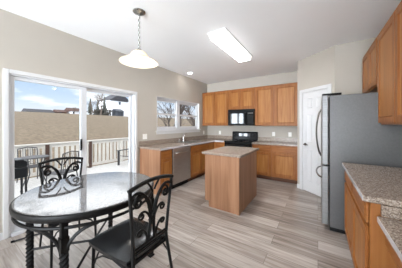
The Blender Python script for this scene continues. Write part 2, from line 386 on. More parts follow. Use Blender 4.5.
# pantry door
d2 = struct(thing('door_2', '', '', (*((Vector(C1)+du*.42)), 0)))
for k in ('label', 'category'): del d2[k]
c = .065; t = MB()
t.fbox(FP, DU0-c, DU0, 0, .018, 0, DZ+c).fbox(FP, DU1, DU1+c, 0, .018, 0, DZ+c).fbox(FP, DU0, DU1, 0, .018, DZ, DZ+c)
t.fbox(FP, DU0, DU0+.012, -.12, 0, 0, DZ).fbox(FP, DU1-.012, DU1, -.12, 0, 0, DZ).fbox(FP, DU0+.012, DU1-.012, -.12, 0, DZ-.012, DZ)
t.build('casing', 'white', d2, bevel=.004)
a, b = DU0+.015, DU1-.015; mid = (a+b)/2; st = .10; holes = []
for z0, z1 in ((.22, .86), (1.00, 1.58), (1.70, 1.90)):
    holes += [(a+st, mid-.045, z0, z1), (mid+.045, b-st, z0, z1)]
pd = MB().panel(FP, a, b, .012, DZ-.015, -.042, .038, holes=holes, dep=.011)
for h in holes: pd.fbox(FP, h[0]+.03, h[1]-.03, -.02, -.008, h[2]+.03, h[3]-.03)
slab = pd.build('door_panel', 'white', d2)
ku, kz = a+.055, .965
hd = MB().tube([FP(ku, -.004, kz), FP(ku, .006, kz)], .028, 16).tube([FP(ku, .006, kz), FP(ku, .045, kz)], .011, 10).tube([FP(ku, .045, kz), FP(ku+.05, .05, kz), FP(ku+.10, .046, kz-.004)], .009, 8)
hd.build('handle', 'brass', d2, smooth=True)
hg = MB()
for z in (.25, 1.02, 1.8): hg.tube([FP(DU1-.008, .004, z), FP(DU1-.008, .004, z+.09)], .006, 8)
hg.build('hinge', 'nickel', d2, smooth=True)

# ------------------------------------------------------------------ cabinets
def cab_door(parent, fr, u0, u1, z0, z1, name='door', m='oak', w=.058):
    d = MB().panel(fr, u0, u1, z0, z1, .001, .02, w=w, dep=.013).build(name, 'oak_rail', parent, bevel=.0025, seg=1)
    MB().fbox(fr, u0+w+.013, u1-w-.013, .0085, .0105, z0+w+.013, z1-w-.013).build('panel', m, d)
    return d
def drawer(parent, fr, u0, u1, z0, z1):
    return MB().fbox(fr, u0, u1, .001, .016, z0, z1).fbox(fr, u0+.012, u1-.012, .016, .021, z0+.012, z1-.012).build('drawer', 'oak_flat', parent, bevel=.003, seg=1)
def base(name, label, fr, u0, u1, depth, layout, group, end=None, sink=False):
    p = fr((u0+u1)/2, -depth/2, 0); root = thing(name, label, 'cabinet', tuple(p), group)
    m = MB()
    if sink: m.fbox(fr, u0, u1, -depth, 0, .10, .70).fbox(fr, u0, u1, -.03, 0, .70, .874)
    else: m.fbox(fr, u0, u1, -depth, 0, .10, .874)
    m.build('body', 'oak_rail', root, bevel=.002, seg=1)
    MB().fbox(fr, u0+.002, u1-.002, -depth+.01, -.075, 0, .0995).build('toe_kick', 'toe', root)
    g = .016
    for k, (a, b) in enumerate(layout):
        drawer(root, fr, a+g/2, b-g/2, .715, .850)
        cab_door(root, fr, a+g/2, b-g/2, .125, .690)
    if end is not None: MB().fbox(fr, end[0], end[1], -depth, .0, 0, .874).build('end_panel', 'oak_pale', root, bevel=.002, seg=1)
    return root
LG = 'oak base cabinets under the window counter'
base('base_cabinet', 'narrow oak base cabinet at the patio-door end of the window counter', FL, 2.442, 2.752, .605, [(2.45, 2.745)], LG, end=(2.422, 2.4415))
base('base_cabinet', 'double oak sink base cabinet below the faucet, next to the dishwasher', FL, 3.376, 4.27, .605, [(3.385, 3.825), (3.825, 4.265)], LG, sink=True)
r = thing('base_cabinet', 'oak corner base cabinet between the sink cabinet and the stove', 'cabinet', (-2.8, 4.86, 0), 'oak base cabinets on the stove wall')
MB().prism([(-3.135, 4.272), (-2.53, 4.272), (-2.53, 4.56), (-2.20, 4.56), (-2.20, 5.165), (-3.135, 5.165)], .10, .874).build('body', 'oak', r, bevel=.002, seg=1)
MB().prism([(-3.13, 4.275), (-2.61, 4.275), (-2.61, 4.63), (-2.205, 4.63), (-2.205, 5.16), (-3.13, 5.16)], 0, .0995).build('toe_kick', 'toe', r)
cab_door(r, FB, -2.48, -2.215, .125, .690); drawer(r, FB, -2.48, -2.215, .715, .85)
BG = 'oak base cabinets on the stove wall'
base('base_cabinet', 'oak base cabinet directly beside the black stove, half hidden by the island', FB, -1.415, -.94, .605, [(-1.405, -.945)], BG)
base('base_cabinet', 'oak base cabinet at the pantry end of the stove wall', FB, -.938, -.378, .605, [(-.93, -.405)], BG)
base('base_cabinet', 'oak base cabinet standing between the refrigerator and the low desk', FR, 1.565, 2.72, .63, [(1.60, 2.15), (2.15, 2.705)], None)

def upper(name, label, fr, u0, u1, z0, z1, depth, doors, group):
    p = fr((u0+u1)/2, -depth/2, z0); root = thing(name, label, 'cabinet', tuple(p), group)
    MB().fbox(fr, u0, u1, -depth, 0, z0, z1).build('body', 'oak_rail', root, bevel=.002, seg=1)
    g = .016
    for a, b in doors: cab_door(root, fr, a+g/2, b-g/2, z0+.018, z1-.03)
    MB().fbox(fr, u0, u1, .0005, .012, z1-.022, z1).build('top_molding', 'oak_flat', root, bevel=.003, seg=1)
    return root
UG = 'oak wall cabinets over the stove wall'
Z0, Z1 = 1.335, 2.385
upper('wall_cabinet', 'tall two-door oak wall cabinet in the corner by the kitchen window', FU, -3.125, -2.205, Z0, Z1, .325, [(-3.10, -2.66), (-2.655, -2.215)], UG)
upper('wall_cabinet', 'short two-door oak wall cabinet above the black microwave', FU, -2.203, -1.427, 1.80, Z1, .325, [(-2.195, -1.83), (-1.825, -1.435)], UG)
upper('wall_cabinet', 'tall two-door oak wall cabinet between microwave and pantry corner', FU, -1.425, -.385, Z0, Z1, .325, [(-1.415, -.94), (-.93, -.405)], UG)
RG = 'oak wall cabinets on the fridge wall'
upper('wall_cabinet', 'short oak wall cabinet above the refrigerator', FRU, 2.885, 3.72, 1.835, 2.42, .315, [(2.90, 3.31), (3.31, 3.71)], RG)
upper('wall_cabinet', 'tall oak wall cabinet above the stone counter beside the refrigerator', FRU, 1.72, 2.883, 1.372, 2.42, .315, [(2.30, 2.875), (1.73, 2.30)], RG)

# ------------------------------------------------------------------ counters
ZT, ZU = .914, .8745
ct = thing('countertop', 'long speckled stone counter with sink under the kitchen window, running into the corner', 'countertop', (-2.82, 3.6, ZU))
sx0, sx1, sy0, sy1 = -3.02, -2.60, 3.42, 4.18
m = MB(); e = -2.49
m.box(XL, e, 2.40, sy0, ZU, ZT).box(XL, sx0, sy0, sy1, ZU, ZT).box(sx1, e, sy0, sy1, ZU, ZT).box(XL, e, sy1, 4.52, ZU, ZT).box(XL, -2.20, 4.52, 5.168, ZU, ZT)
m.build('slab', 'laminate', ct)
MB().box(XL, XL+.019, 2.40, 5.15, ZT, 1.015).box(XL+.019, -2.20, 5.15, 5.168, ZT, 1.015).build('backsplash', 'laminate', ct, bevel=.002)
MB().box(e, e+.003, 2.40, 4.517, ZU, ZT).box(e, -2.20, 4.517, 4.52, ZU, ZT).build('edge_highlight', 'edge', ct)
ct = thing('countertop', 'speckled stone counter between the stove and the pantry corner', 'countertop', (-.9, 4.85, ZU))
MB().box(-1.42, -.376, 4.52, 5.168, ZU, ZT).build('slab', 'laminate', ct, bevel=.004)
MB().box(-1.42, -.376, 5.15, 5.168, ZT, 1.015).build('backsplash', 'laminate', ct, bevel=.002)
ct = thing('countertop', 'deep speckled stone counter beside the refrigerator, above the desk', 'countertop', (.6, 2.1, ZU))
MB().box(.245, XR-.001, 1.535, 2.74, ZU, ZT).build('slab', 'laminate', ct, bevel=.006)
MB().box(.242, .2449, 1.541, 2.734, ZU+.004, ZT-.004).build('edge_highlight', 'edge', ct)
MB().box(XR-.02, XR-.001, 1.535, 2.74, ZT, 1.015).build('backsplash', 'laminate', ct, bevel=.002)

# sink and faucet
sk = thing('sink', 'stainless double-bowl sink set into the window counter', 'sink', (-2.81, 3.8, .72))
m = MB(); t_ = .003
for y0, y1 in ((sy0+.004, 3.79), (3.81, sy1-.004)):
    x0, x1 = sx0+.004, sx1-.004
    m.box(x0, x1, y0, y1, .73, .733).box(x0, x0+t_, y0, y1, .733, ZT).box(x1-t_, x1, y0, y1, .733, ZT).box(x0+t_, x1-t_, y0, y0+t_, .733, ZT).box(x0+t_, x1-t_, y1-t_, y1, .733, ZT)
m.build('bowl', 'steel', sk)
MB().box(sx0-.014, sx0+.006, sy0-.014, sy1+.014, ZT+.0005, ZT+.005).box(sx1-.006, sx1+.014, sy0-.014, sy1+.014, ZT+.0005, ZT+.005).box(sx0+.006, sx1-.006, sy0-.014, sy0+.006, ZT+.0005, ZT+.005).box(sx0+.006, sx1-.006, sy1-.006, sy1+.014, ZT+.0005, ZT+.005).box(sx0+.006, sx1-.006, 3.785, 3.815, ZT+.0005, ZT+.005).build('rim', 'chrome', sk)
for y in (3.6, 3.99): MB().lathe([(0,.7335), (.04,.7335), (.04,.737), (.02,.735), (0,.735)], (-2.81, y, 0), 16).build('drain', 'chrome', sk, smooth=True)
fc = thing('faucet', 'chrome single-lever faucet behind the sink under the window', 'faucet', (-3.07, 3.8, ZT))
MB().lathe([(0,0), (.03,0), (.03,.02), (.022,.05), (.02,.12), (0,.125)], (-3.07, 3.8, ZT+.0005), 16).build('base', 'chrome', fc, smooth=True)
MB().tube([(-3.07, 3.8, 1.02), (-3.06, 3.78, 1.10), (-3.0, 3.72, 1.13), (-2.93, 3.65, 1.10), (-2.90, 3.62, 1.05)], [.014, .013, .012, .012, .013], 10).build('spout', 'chrome', fc, smooth=True)
MB().tube([(-3.07, 3.8, 1.03), (-3.06, 3.86, 1.10), (-3.05, 3.90, 1.13)], [.012, .009, .007], 8).build('lever', 'chrome', fc, smooth=True)
sp = thing('soap_dispenser', 'small chrome soap pump standing behind the sink beside the faucet', 'soap pump', (-3.07, 3.62, ZT))
MB().lathe([(0,0), (.018,0), (.016,.015), (.008,.03), (.008,.07), (0,.072)], (-3.07, 3.62, ZT+.0005), 12).tube([(-3.07,3.62,.98),(-3.03,3.61,.985)], .006, 8).build('pump', 'chrome', sp, smooth=True)

# dishwasher
dw = thing('dishwasher', 'stainless dishwasher under the window counter', 'dishwasher', (-2.83, 3.06, 0))
MB().fbox(FL, 2.756, 3.372, -.58, 0, .10, .872).build('body', 'blackmat', dw)
MB().fbox(FL, 2.772, 3.368, .0005, .024, .115, .775).build('door', 'steel', dw, bevel=.004)
MB().fbox(FL, 2.772, 3.368, .0005, .026, .781, .864).build('control_strip', 'steel', dw, bevel=.004)
MB().tube([FL(2.84, .024, .765), FL(2.85, .05, .765), FL(3.29, .05, .765), FL(3.30, .024, .765)], .008, 8).build('handle', 'steel', dw, smooth=True)
MB().fbox(FL, 2.758, 3.37, -.5, -.06, 0, .0995).build('toe_kick', 'blackmat', dw)

# range
rg = thing('stove', 'black freestanding electric stove below the microwave', 'stove', (-1.81, 4.85, 0))
MB().box(-2.188, -1.428, 4.535, 5.155, .03, .905).build('body', 'blackmat', rg, bevel=.003)
MB().box(-2.19, -1.426, 4.51, 5.10, .9055, .922).build('cooktop', 'black', rg, bevel=.004)
bd = MB().mesh3([(x, y, z) for x in (-2.188, -1.428) for y, z in ((5.06,.923),(5.155,.923),(5.155,1.155),(5.10,1.165),(5.075,1.14))], [(0,1,2,3,4),(9,8,7,6,5),(0,5,6,1),(1,6,7,2),(2,7,8,3),(3,8,9,4),(4,9,5,0)]).build('backguard', 'black', rg, bevel=.01)
MB().mesh3([(-1.97,5.0655,1.03),(-1.63,5.0655,1.03),(-1.63,5.0705,1.11),(-1.97,5.0705,1.11),(-1.97,5.07,1.03),(-1.63,5.07,1.03),(-1.63,5.075,1.11),(-1.97,5.075,1.11)],[(0,1,2,3),(7,6,5,4),(0,4,5,1),(1,5,6,2),(2,6,7,3),(3,7,4,0)]).build('display', 'display', bd)
for x in (-2.13, -2.04, -1.57, -1.48): MB().tube([(x, 5.062, 1.07), (x, 5.045, 1.069)], .02, 14).build('knob', 'blackmat', bd, smooth=True)
for x, y, R in ((-2.0, 4.66, .10), (-1.62, 4.66, .08), (-2.0, 4.93, .08), (-1.62, 4.93, .10)): MB().tube([(x+R*math.cos(k*.2618), y+R*math.sin(k*.2618), .923) for k in range(24)], .003, 6, closed=True).build('burner_ring', 'mesh', rg, smooth=True)
MB().box(-2.18, -1.436, 4.505, 4.5345, .27, .87).build('oven_door', 'black', rg, bevel=.006)
MB().tube([(-2.12,4.505,.82),(-2.12,4.465,.82),(-1.5,4.465,.82),(-1.5,4.505,.82)], .011, 8).build('handle', 'blackmat', rg, smooth=True)
MB().box(-2.18, -1.436, 4.51, 4.5345, .06, .255).build('drawer', 'black', rg, bevel=.006)
# microwave
mw = thing('microwave', 'black over-the-range microwave hanging under the short wall cabinet', 'microwave', (-1.81, 4.95, 1.345))
MB().box(-2.19, -1.43, 4.79, 5.165, 1.345, 1.798).build('body', 'blackmat', mw, bevel=.004)
dr = MB().box(-2.188, -1.63, 4.755, 4.7895, 1.36, 1.725).build('door', 'black', mw, bevel=.006)
MB().box(-2.12, -1.71, 4.752, 4.7545, 1.40, 1.68).build('window', 'display', dr)
MB().tube([(-1.655,4.756,1.39),(-1.655,4.72,1.40),(-1.655,4.72,1.68),(-1.655,4.756,1.69)], .009, 8).build('handle', 'black', dr, smooth=True)
pn = MB().box(-1.626, -1.432, 4.757, 4.7895, 1.36, 1.725).build('control_panel', 'black', mw, bevel=.005)
MB().box(-1.60, -1.46, 4.7555, 4.757, 1.66, 1.70).build('display', 'display', pn)
MB().box(-1.60, -1.46, 4.7558, 4.757, 1.40, 1.63).build('keypad', 'blackmat', pn)
MB().box(-2.188, -1.432, 4.76, 4.7895, 1.732, 1.795).build('vent_grille', 'blackmat', mw, bevel=.004)

# island
il = thing('kitchen_island', 'oak kitchen island with speckled stone top in the middle of the floor', 'island', (-1.29, 3.02, 0))
MB().box(-1.60, -.995, 2.56, 3.48, .10, .874).box(-1.528, -.995, 2.56, 3.48, 0, .10).build('body', 'oak_pale', il, bevel=.002, seg=1)
MB().box(-1.03, -.993, 2.553, 2.56, .0, .874).box(-.995, -.988, 2.553, 2.59, 0, .874).build('corner_trim', 'oak_pale', il)
for a, b in ((2.58, 3.02), (3.02, 3.46)):
    drawer(il, FI, a+.01, b-.01, .715, .85); cab_door(il, FI, a+.01, b-.01, .125, .69)
MB().box(-1.645, -.955, 2.525, 3.52, ZU, ZT).build('countertop', 'laminate', il, bevel=.007, seg=3)

# desk with lower stone top
dk = thing('desk', 'low built-in desk with speckled stone top below the counter end', 'desk', (.6, .9, 0))
MB().box(.31, XR-.001, .2, 1.533, .765, .803).build('desktop', 'laminate', dk, bevel=.005)
MB().box(.307, .3099, .2, 1.528, .769, .799).build('edge_highlight', 'edge', dk)
MB().box(.33, XR-.001, 1.535, 1.558, .803, .872).build('side_splash', 'laminate', dk)
MB().box(.345, .365, .25, 1.533, .63, .764).build('apron', 'oak_flat', dk, bevel=.003)
drawer_f = frame((.345, 0), (0, 1), (-1, 0))
MB().box(.345, XR-.002, .22, .249, 0, .764).build('side_panel', 'oak', dk, bevel=.002)
MB().box(XR-.02, XR-.001, .2, 1.533, .8035, .90).build('backsplash', 'laminate', dk)

# ------------------------------------------------------------------ refrigerator
fr_ = thing('refrigerator', 'grey steel refrigerator with curved door handles, in the alcove by the pantry', 'refrigerator', (.5, 3.29, 0))
FY0, FY1 = 2.83, 3.745
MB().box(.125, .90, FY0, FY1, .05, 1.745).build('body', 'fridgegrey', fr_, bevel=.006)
MB().box(.13, .85, FY0+.02, FY1-.02, 0, .0495).build('base_grille', 'blackmat', fr_)
FF = frame((.115, 0), (0, 1), (-1, 0)); ymid = (FY0+FY1)/2
for y0, y1 in ((FY0, ymid-.004), (ymid+.004, FY1)): 
    dd = MB().fbox(FF, y0, y1, 0, .072, .845, 1.755).build('door', 'door_steel', fr_, bevel=.012, seg=3)
    hy = y1-.05 if y1 < ymid+.01 and y0 == FY0 else y0+.05
    pts = []
    for i in range(17):
        t = i/16; pts.append(FF(hy, .072 + .062*math.sin(math.pi*t)**.6, .90+.70*t))
    MB().tube(pts, .011, 8).build('handle', 'nickel', dd, smooth=True)
dz = MB().fbox(FF, FY0, FY1, 0, .072, .07, .833).build('freezer_drawer', 'door_steel', fr_, bevel=.012, seg=3)
pts = [FF(FY0+.08+(FY1-FY0-.16)*i/16, .072+.062*math.sin(math.pi*i/16)**.6, .66) for i in range(17)]
MB().tube(pts, .011, 8).build('handle', 'nickel', dz, smooth=True)
for y0, y1 in ((FY0+.005, FY0+.09), (FY1-.09, FY1-.005)): MB().box(.045, .25, y0, y1, 1.7565, 1.775).build('hinge_cover', 'blackmat', fr_, bevel=.006)
MB().fbox(FF, FY0+.001, FY0+.02, -.03, .03, .8335, .8445).build('middle_hinge', 'blackmat', fr_)

# ------------------------------------------------------------------ ceiling fixtures
cf = thing('ceiling_light', 'lit rectangular flush ceiling light in the middle of the kitchen ceiling', 'ceiling light', (-1.235, 2.9, ZC))
MB().box(-1.385, -1.085, 2.28, 3.52, ZC-.022, ZC-.0005).build('base', 'white', cf, bevel=.003)
MB().mesh3([(x, y, z) for z, i in ((ZC-.0225, .01), (ZC-.085, .035)) for x, y in ((-1.385+i, 2.28+i), (-1.085-i, 2.28+i), (-1.085-i, 3.52-i), (-1.385+i, 3.52-i))],
    [(0,4,5,1),(1,5,6,2),(2,6,7,3),(3,7,4,0)]).build('diffuser_side', 'diffuser_side', cf)
MB().box(-1.35, -1.12, 2.315, 3.485, ZC-.088, ZC-.0852).build('diffuser', 'diffuser', cf)
rl = thing('recessed_light', 'small lit round recessed ceiling light above the sink', 'ceiling light', (-2.85, 3.80, ZC))
MB().lathe([(.055,-.004), (.075,-.008), (.085,-.004), (.085,-.0005), (.055,-.0005), (.055,-.004)], (-2.85, 3.80, ZC), 28).build('trim_ring', 'white', rl, smooth=True)
MB().lathe([(0,-.0035), (.054,-.0035), (.054,-.0006), (0,-.0006)], (-2.85, 3.80, ZC), 28).build('lens', 'recessed', rl)

PX, PY = -1.815, 1.395
pl = thing('pendant_light', 'pendant lamp with flared cream glass shade hanging over the round table', 'pendant lamp', (PX, PY, 2.1))
MB().lathe([(0,0), (.072,0), (.074,-.006), (.066,-.014), (.05,-.022), (.03,-.032), (.012,-.036), (.010,-.045), (0,-.046)], (PX, PY, ZC-.0005), 28).build('canopy', 'nickel', pl, smooth=True)
ch = MB(); z = ZC-.046; i = 0
while z > 2.335:
    d = Vector((1,0,0)) if i % 2 else Vector((0,1,0)); pts = []
    for k in range(10):
        a = 2*math.pi*k/10; pts.append(Vector((PX, PY, z-.016)) + d*.012*math.cos(a) + Vector((0,0,.019*math.sin(a))))
    ch.tube(pts, .0042, 6, closed=True); z -= .030; i += 1
ch.tube([(PX+.003*math.cos(j), PY+.003*math.sin(j), ZC-.045-(ZC-.045-2.27)*j/24) for j in range(25)], .0028, 6)
ch.build('chain', 'nickel', pl, smooth=True)
MB().tube([(PX-.012, PY, 2.275), (PX-.016, PY, 2.31), (PX-.008, PY, 2.345), (PX+.008, PY, 2.345), (PX+.016, PY, 2.31), (PX+.012, PY, 2.275)], .0035, 8).lathe([(0,.015), (.03,.010), (.034,0), (.03,-.004), (0,-.004)], (PX, PY, 2.270), 20).tube([(PX,PY,2.268),(PX,PY,2.215)], .018, 12).build('holder', 'nickel', pl, smooth=True)
outer = [(.224,0), (.226,.005), (.200,.020), (.165,.040), (.135,.056), (.115,.066), (.105,.078), (.098,.098), (.085,.118), (.062,.134), (.034,.144), (.02,.146)]
prof = outer + [(max(r_-.005, .012), z_-.005) for r_, z_ in outer[::-1][:-2]] + [(.224, 0)]
MB().lathe(prof, (PX, PY, 2.122), 48).build('shade', 'shade', pl, smooth=True)
MB().lathe([(0,-.03), (.02,-.025), (.03,0), (.026,.02), (.014,.04), (.013,.06), (0,.06)], (PX, PY, 2.155), 16).build('bulb', 'bulb', pl, smooth=True)
ld = bpy.data.lights.new('pendant_bulb_light', 'POINT'); ld.energy = 7; ld.color = (1, .93, .85); ld.shadow_soft_size = .03
lo = bpy.data.objects.new('pendant_bulb_light', ld); COL.objects.link(lo); lo.location = (PX, PY, 2.118)

# ------------------------------------------------------------------ outlets and switches
def plate(name, label, fr, u, z, wd, kind):
    root = thing(name, label, 'switch' if kind == 'switch' else 'outlet', tuple(fr(u, 0, z)), 'wall plates')
    MB().fbox(fr, u-wd/2, u+wd/2, .0005, .007, z-.058, z+.058).build('cover_plate', 'plate', root, bevel=.003)
    if kind == 'switch':
        for du_ in ((-.022, .022) if wd > .1 else (0,)): MB().fbox(fr, u+du_-.012, u+du_+.012, .0072, .011, z-.03, z+.03).build('rocker', 'plate', root, bevel=.002)
    else:
        for dz_ in (-.02, .02): MB().fbox(fr, u-.014, u+.014, .0072, .009, z+dz_-.013, z+dz_+.013).build('socket', 'plate', root, bevel=.002)
WLF = frame((XL, 0), (0, 1), (1, 0)); WBF = frame((0, YB), (1, 0), (0, -1))
plate('light_switch', 'white switch plate on the wall between patio door and kitchen window', WLF, 2.56, 1.11, .115, 'switch')
plate('wall_outlet', 'white outlet on the window wall just past the kitchen window', WLF, 4.94, 1.11, .075, 'outlet')
plate('wall_outlet', 'white outlet on the back wall between corner and stove', WBF, -2.66, 1.11, .075, 'outlet')
plate('wall_outlet', 'white outlet on the back wall nearer the stove, above the pantry-side counter', WBF, -1.015, 1.11, .075, 'outlet')
plate('light_switch', 'white switch plate on the back wall next to the pantry corner', WBF, -.611, 1.11, .075, 'switch')

# ------------------------------------------------------------------ dining table
TX, TY, TR = -1.845, .888, .568
tb = thing('dining_table', 'round dining table with glossy granite top on twisted black iron legs', 'table', (TX, TY, 0))
MB().lathe([(0,.735), (TR-.035,.735), (TR-.035,.752), (TR-.012,.756), (TR-.018,.760), (0,.760)], (TX, TY, 0), 96).build('tabletop', 'tabletop', tb)
MB().lathe([(TR-.034,.748), (TR-.010,.757), (TR,.752), (TR+.003,.738), (TR-.001,.712), (TR-.008,.704), (TR-.034,.702), (TR-.034,.748)], (TX, TY, 0), 96).build('rim', 'iron', tb, smooth=True)
MB().tube([(TX+(TR-.02)*math.cos(k*2*math.pi/96), TY+(TR-.02)*math.sin(k*2*math.pi/96), .664) for k in range(96)], .012, 8, closed=True).build('apron_ring', 'iron', tb, smooth=True)
LR = .54
for k in range(4):
    a = math.radians(45+90*k); lx, ly = TX+LR*math.cos(a), TY+LR*math.sin(a); g = MB()
    g.twist((lx, ly, .015), (lx, ly, .50), .031, 3.2, 60)
    g.box(lx-.026, lx+.026, ly-.026, ly+.026, .50, .60); g.box(lx-.021, lx+.021, ly-.021, ly+.021, .60, .7015); g.box(lx-.028, lx+.028, ly-.028, ly+.028, 0, .0152)
    lg = g.build('leg', 'iron', tb, bevel=.003)
    b = MB()
    for sg in (-1, 1):
        pts = []
        for i in range(9):
            t = i/8; ang = a + sg*(.03+.36*(1-math.cos(t*math.pi/2))); rr = LR + (.552-LR)*t
            pts.append((TX+rr*math.cos(ang), TY+rr*math.sin(ang), .47+.19*math.sin(t*math.pi/2)))
        b.tube(pts, .012, 6)
    b.build('brace', 'iron', lg, smooth=True)
for k in range(2):
    a = math.radians(45+90*k); u = Vector((math.cos(a), math.sin(a), 0)); c_ = Vector((TX, TY, .215+k*.0))
    MB().tube([c_-u*(LR-.02), c_-u*.25+Vector((0,0,.012)), c_+Vector((0,0,.018)), c_+u*.25+Vector((0,0,.012)), c_+u*(LR-.02)], .011, 8).build('stretcher', 'iron', tb, smooth=True)

# ------------------------------------------------------------------ iron chairs (local: seat towards -x, back at +x)
def spiral(cx, cy, r0, r1, a0, turns, n=22):
    return [(cx+(r0+(r1-r0)*i/n)*math.cos(a0+turns*2*math.pi*i/n), cy+(r0+(r1-r0)*i/n)*math.sin(a0+turns*2*math.pi*i/n)) for i in range(n+1)]
def bez(p, n=14):
    out = []
    for i in range(n+1):
        t = i/n; q = [Vector(x) for x in p]
        while len(q) > 1: q = [q[j].lerp(q[j+1], t) for j in range(len(q)-1)]
        out.append((q[0].x, q[0].y))
    return out
def make_chair(label):
    root = thing('dining_chair', label, 'chair', (0,0,0), 'iron dining chairs')
    bx = lambda h: .21 + .022*(h/.46)                           # back plane leans slightly outwards
    P = lambda w, h: (bx(h), w, .49+h)
    # seat: puffed vinyl cushion
    v = []; f = []; n = 14
    for i in range(n+1):
        for j in range(n+1):
            u, w_ = i/n*2-1, j/n*2-1; hw = .215-.02*(u+1)/2
            puff = .062*(1-abs(u)**4)*(1-abs(w_)**4)
            sq = 1-.05*(u*u*w_*w_)
            v.append((u*.235*sq-.036, w_*(hw+.01)*sq, .452+puff+.008))
    for i in range(n):
        for j in range(n): f.append((i*(n+1)+j, (i+1)*(n+1)+j, (i+1)*(n+1)+j+1, i*(n+1)+j+1))
    m = MB(); m.mesh3(v, f)
    nb = len(v); edge = [i*(n+1) for i in range(n+1)] + [n*(n+1)+j for j in range(1, n+1)] + [i*(n+1)+n for i in range(n-1, -1, -1)] + [j for j in range(n-1, 0, -1)]
    m.bm.verts.ensure_lookup_table(); ring = [m.bm.verts[k] for k in edge]
    lows = [m.bm.verts.new((q.co.x*.97, q.co.y*.97, .428)) for q in ring]
    for a in range(len(edge)):
        b = (a+1) % len(edge); m.bm.faces.new([ring[a], ring[b], lows[b], lows[a]])
    m.bm.faces.new(lows)
    m.build('seat', 'leather', root, smooth=True)
    MB().box(-.24, .20, -.19, -.17, .405, .427).box(-.24, .20, .17, .19, .405, .427).box(-.24, -.22, -.17, .17, .405, .427).box(.18, .20, -.17, .17, .405, .427).build('seat_frame', 'iron', root, bevel=.003)
    for s in (-1, 1):
        MB().tube([(-.23, s*.185, .425), (-.235, s*.188, .25), (-.24, s*.19, 0)], [.013, .012, .010], 8).build('leg', 'iron', root, smooth=True)
        MB().tube([(.29, s*.19, 0), (.255, s*.178, .20), (.215, s*.165, .42), P(s*.160, 0), P(s*.172, .15), P(s*.19, .32), P(s*.203, .45)], [.010, .012, .013, .013, .012, .012, .012], 8).build('leg', 'iron', root, smooth=True)
        MB().tube([(-.233, s*.186, .26), (-.20, s*.186, .33), (-.10, s*.186, .39), (0, s*.183, .405)], .007, 6).tube([(.245, s*.176, .26), (.215, s*.176, .33), (.13, s*.18, .39), (.03, s*.183, .405)], .007, 6).build('brace', 'iron', root, smooth=True)
    fb = MB().tube([(-.233, .186, .26), (-.23, .15, .34), (-.23, .06, .395), (-.23, 0, .404), (-.23, -.06, .395), (-.23, -.15, .34), (-.233, -.186, .26)], .007, 6).build('front_brace', 'iron', root, smooth=True)
    MB().tube([P(w_, .45+.030*(1-(w_/.203)**2)) for w_ in [-.212+.0265*i for i in range(17)]], .0155, 8).build('top_rail', 'iron', root, smooth=True)
    MB().tube([P(-.16, .03), P(.16, .03)], .009, 8).tube([P(-.16, .005), P(.16, .005)], .007, 8).build('lower_rail', 'iron', root, smooth=True)
    sc = MB()
    for s in (-1, 1):
        def T(pts, r=.0075): sc.tube([P(s*a, b) for a, b in pts], r*1.3, 6)
        T(bez([(.03, .03), (.02, .14), (.006, .18), (.012, .26), (.05, .40), (.11, .455), (.19, .40)]), .009)   # stem sweeping up to the post
        T(bez([(.008, .23), (.03, .34), (.07, .42), (.15, .43), (.165, .345)]) + spiral(.132, .345, .032, .010, 0, -1.15)[1:], .0075)
        T(bez([(.012, .16), (.03, .26), (.10, .30), (.125, .24)]) + spiral(.10, .24, .024, .008, 0, -1.0)[1:], .0065)
        T(bez([(.05, .03), (.03, .10), (.09, .17), (.13, .13)]) + spiral(.108, .125, .022, .007, .2, -1.0)[1:], .0065)
        T(bez([(.012, .40), (.03, .44), (.06, .47)]), .006)
    sc.box(*sorted((bx(.2)-.012, bx(.2)+.012)), -.022, .022, .49+.185, .49+.21)
    sc.build('scrollwork', 'iron', root, smooth=True)
    return root
c1 = make_chair('black iron dining chair with vinyl seat in front, its scrolled back towards the kitchen')
c1.location = (-1.25, .90, 0); c1.rotation_euler = (0, 0, math.radians(2))
c2 = copy_tree(c1); c2['label'] = 'black iron dining chair pushed under the far side of the table, near the patio door'
c2.location = (-2.295, .835, 0); c2.rotation_euler = (0, 0, math.radians(180-6))

rod = thing('floor_rod', 'thin dark metal rod lying on the floor beside the patio door track', 'rod', (-2.95, .7, 0))
MB().tube([(-2.965, .52, .012), (-2.90, .75, .012), (-2.85, .98, .012)], .010, 8).build('bar', 'mesh', rod, smooth=True)
MB().tube([(-2.967, .513, .013), (-2.959, .542, .013)], .0125, 8).build('end_cap', 'blackmat', rod, smooth=True)

# ------------------------------------------------------------------ outdoors
DZ0 = -.2
struct(MB().box(-7.05, XL-.16, -3.0, 7.5, DZ0-.06, DZ0).build('deck', 'deck'))
hl = MB(); xs = [-3.4, -8, -14, -22, -32, -44, -54, -60, -66, -80, -120, -200]; zs = [-1.4, -1.3, -.75, .15, 1.3, 2.75, 3.95, 4.5, 4.7, 4.75, 3.5, 0]
ys = [-60, -20, -5, 5, 12, 20, 30, 45, 60, 90, 140, 220]; v = []
for i, x in enumerate(xs):
    for j, y in enumerate(ys): v.append((x, y, zs[i] + (.12*math.sin(y*.31+x) if -70 < x < -9 else 0)))
nj = len(ys)
hl.mesh3(v, [(i*nj+j, (i+1)*nj+j, (i+1)*nj+j+1, i*nj+j+1) for i in range(len(xs)-1) for j in range(nj-1)])
struct(hl.build('hillside', 'grass', smooth=True))
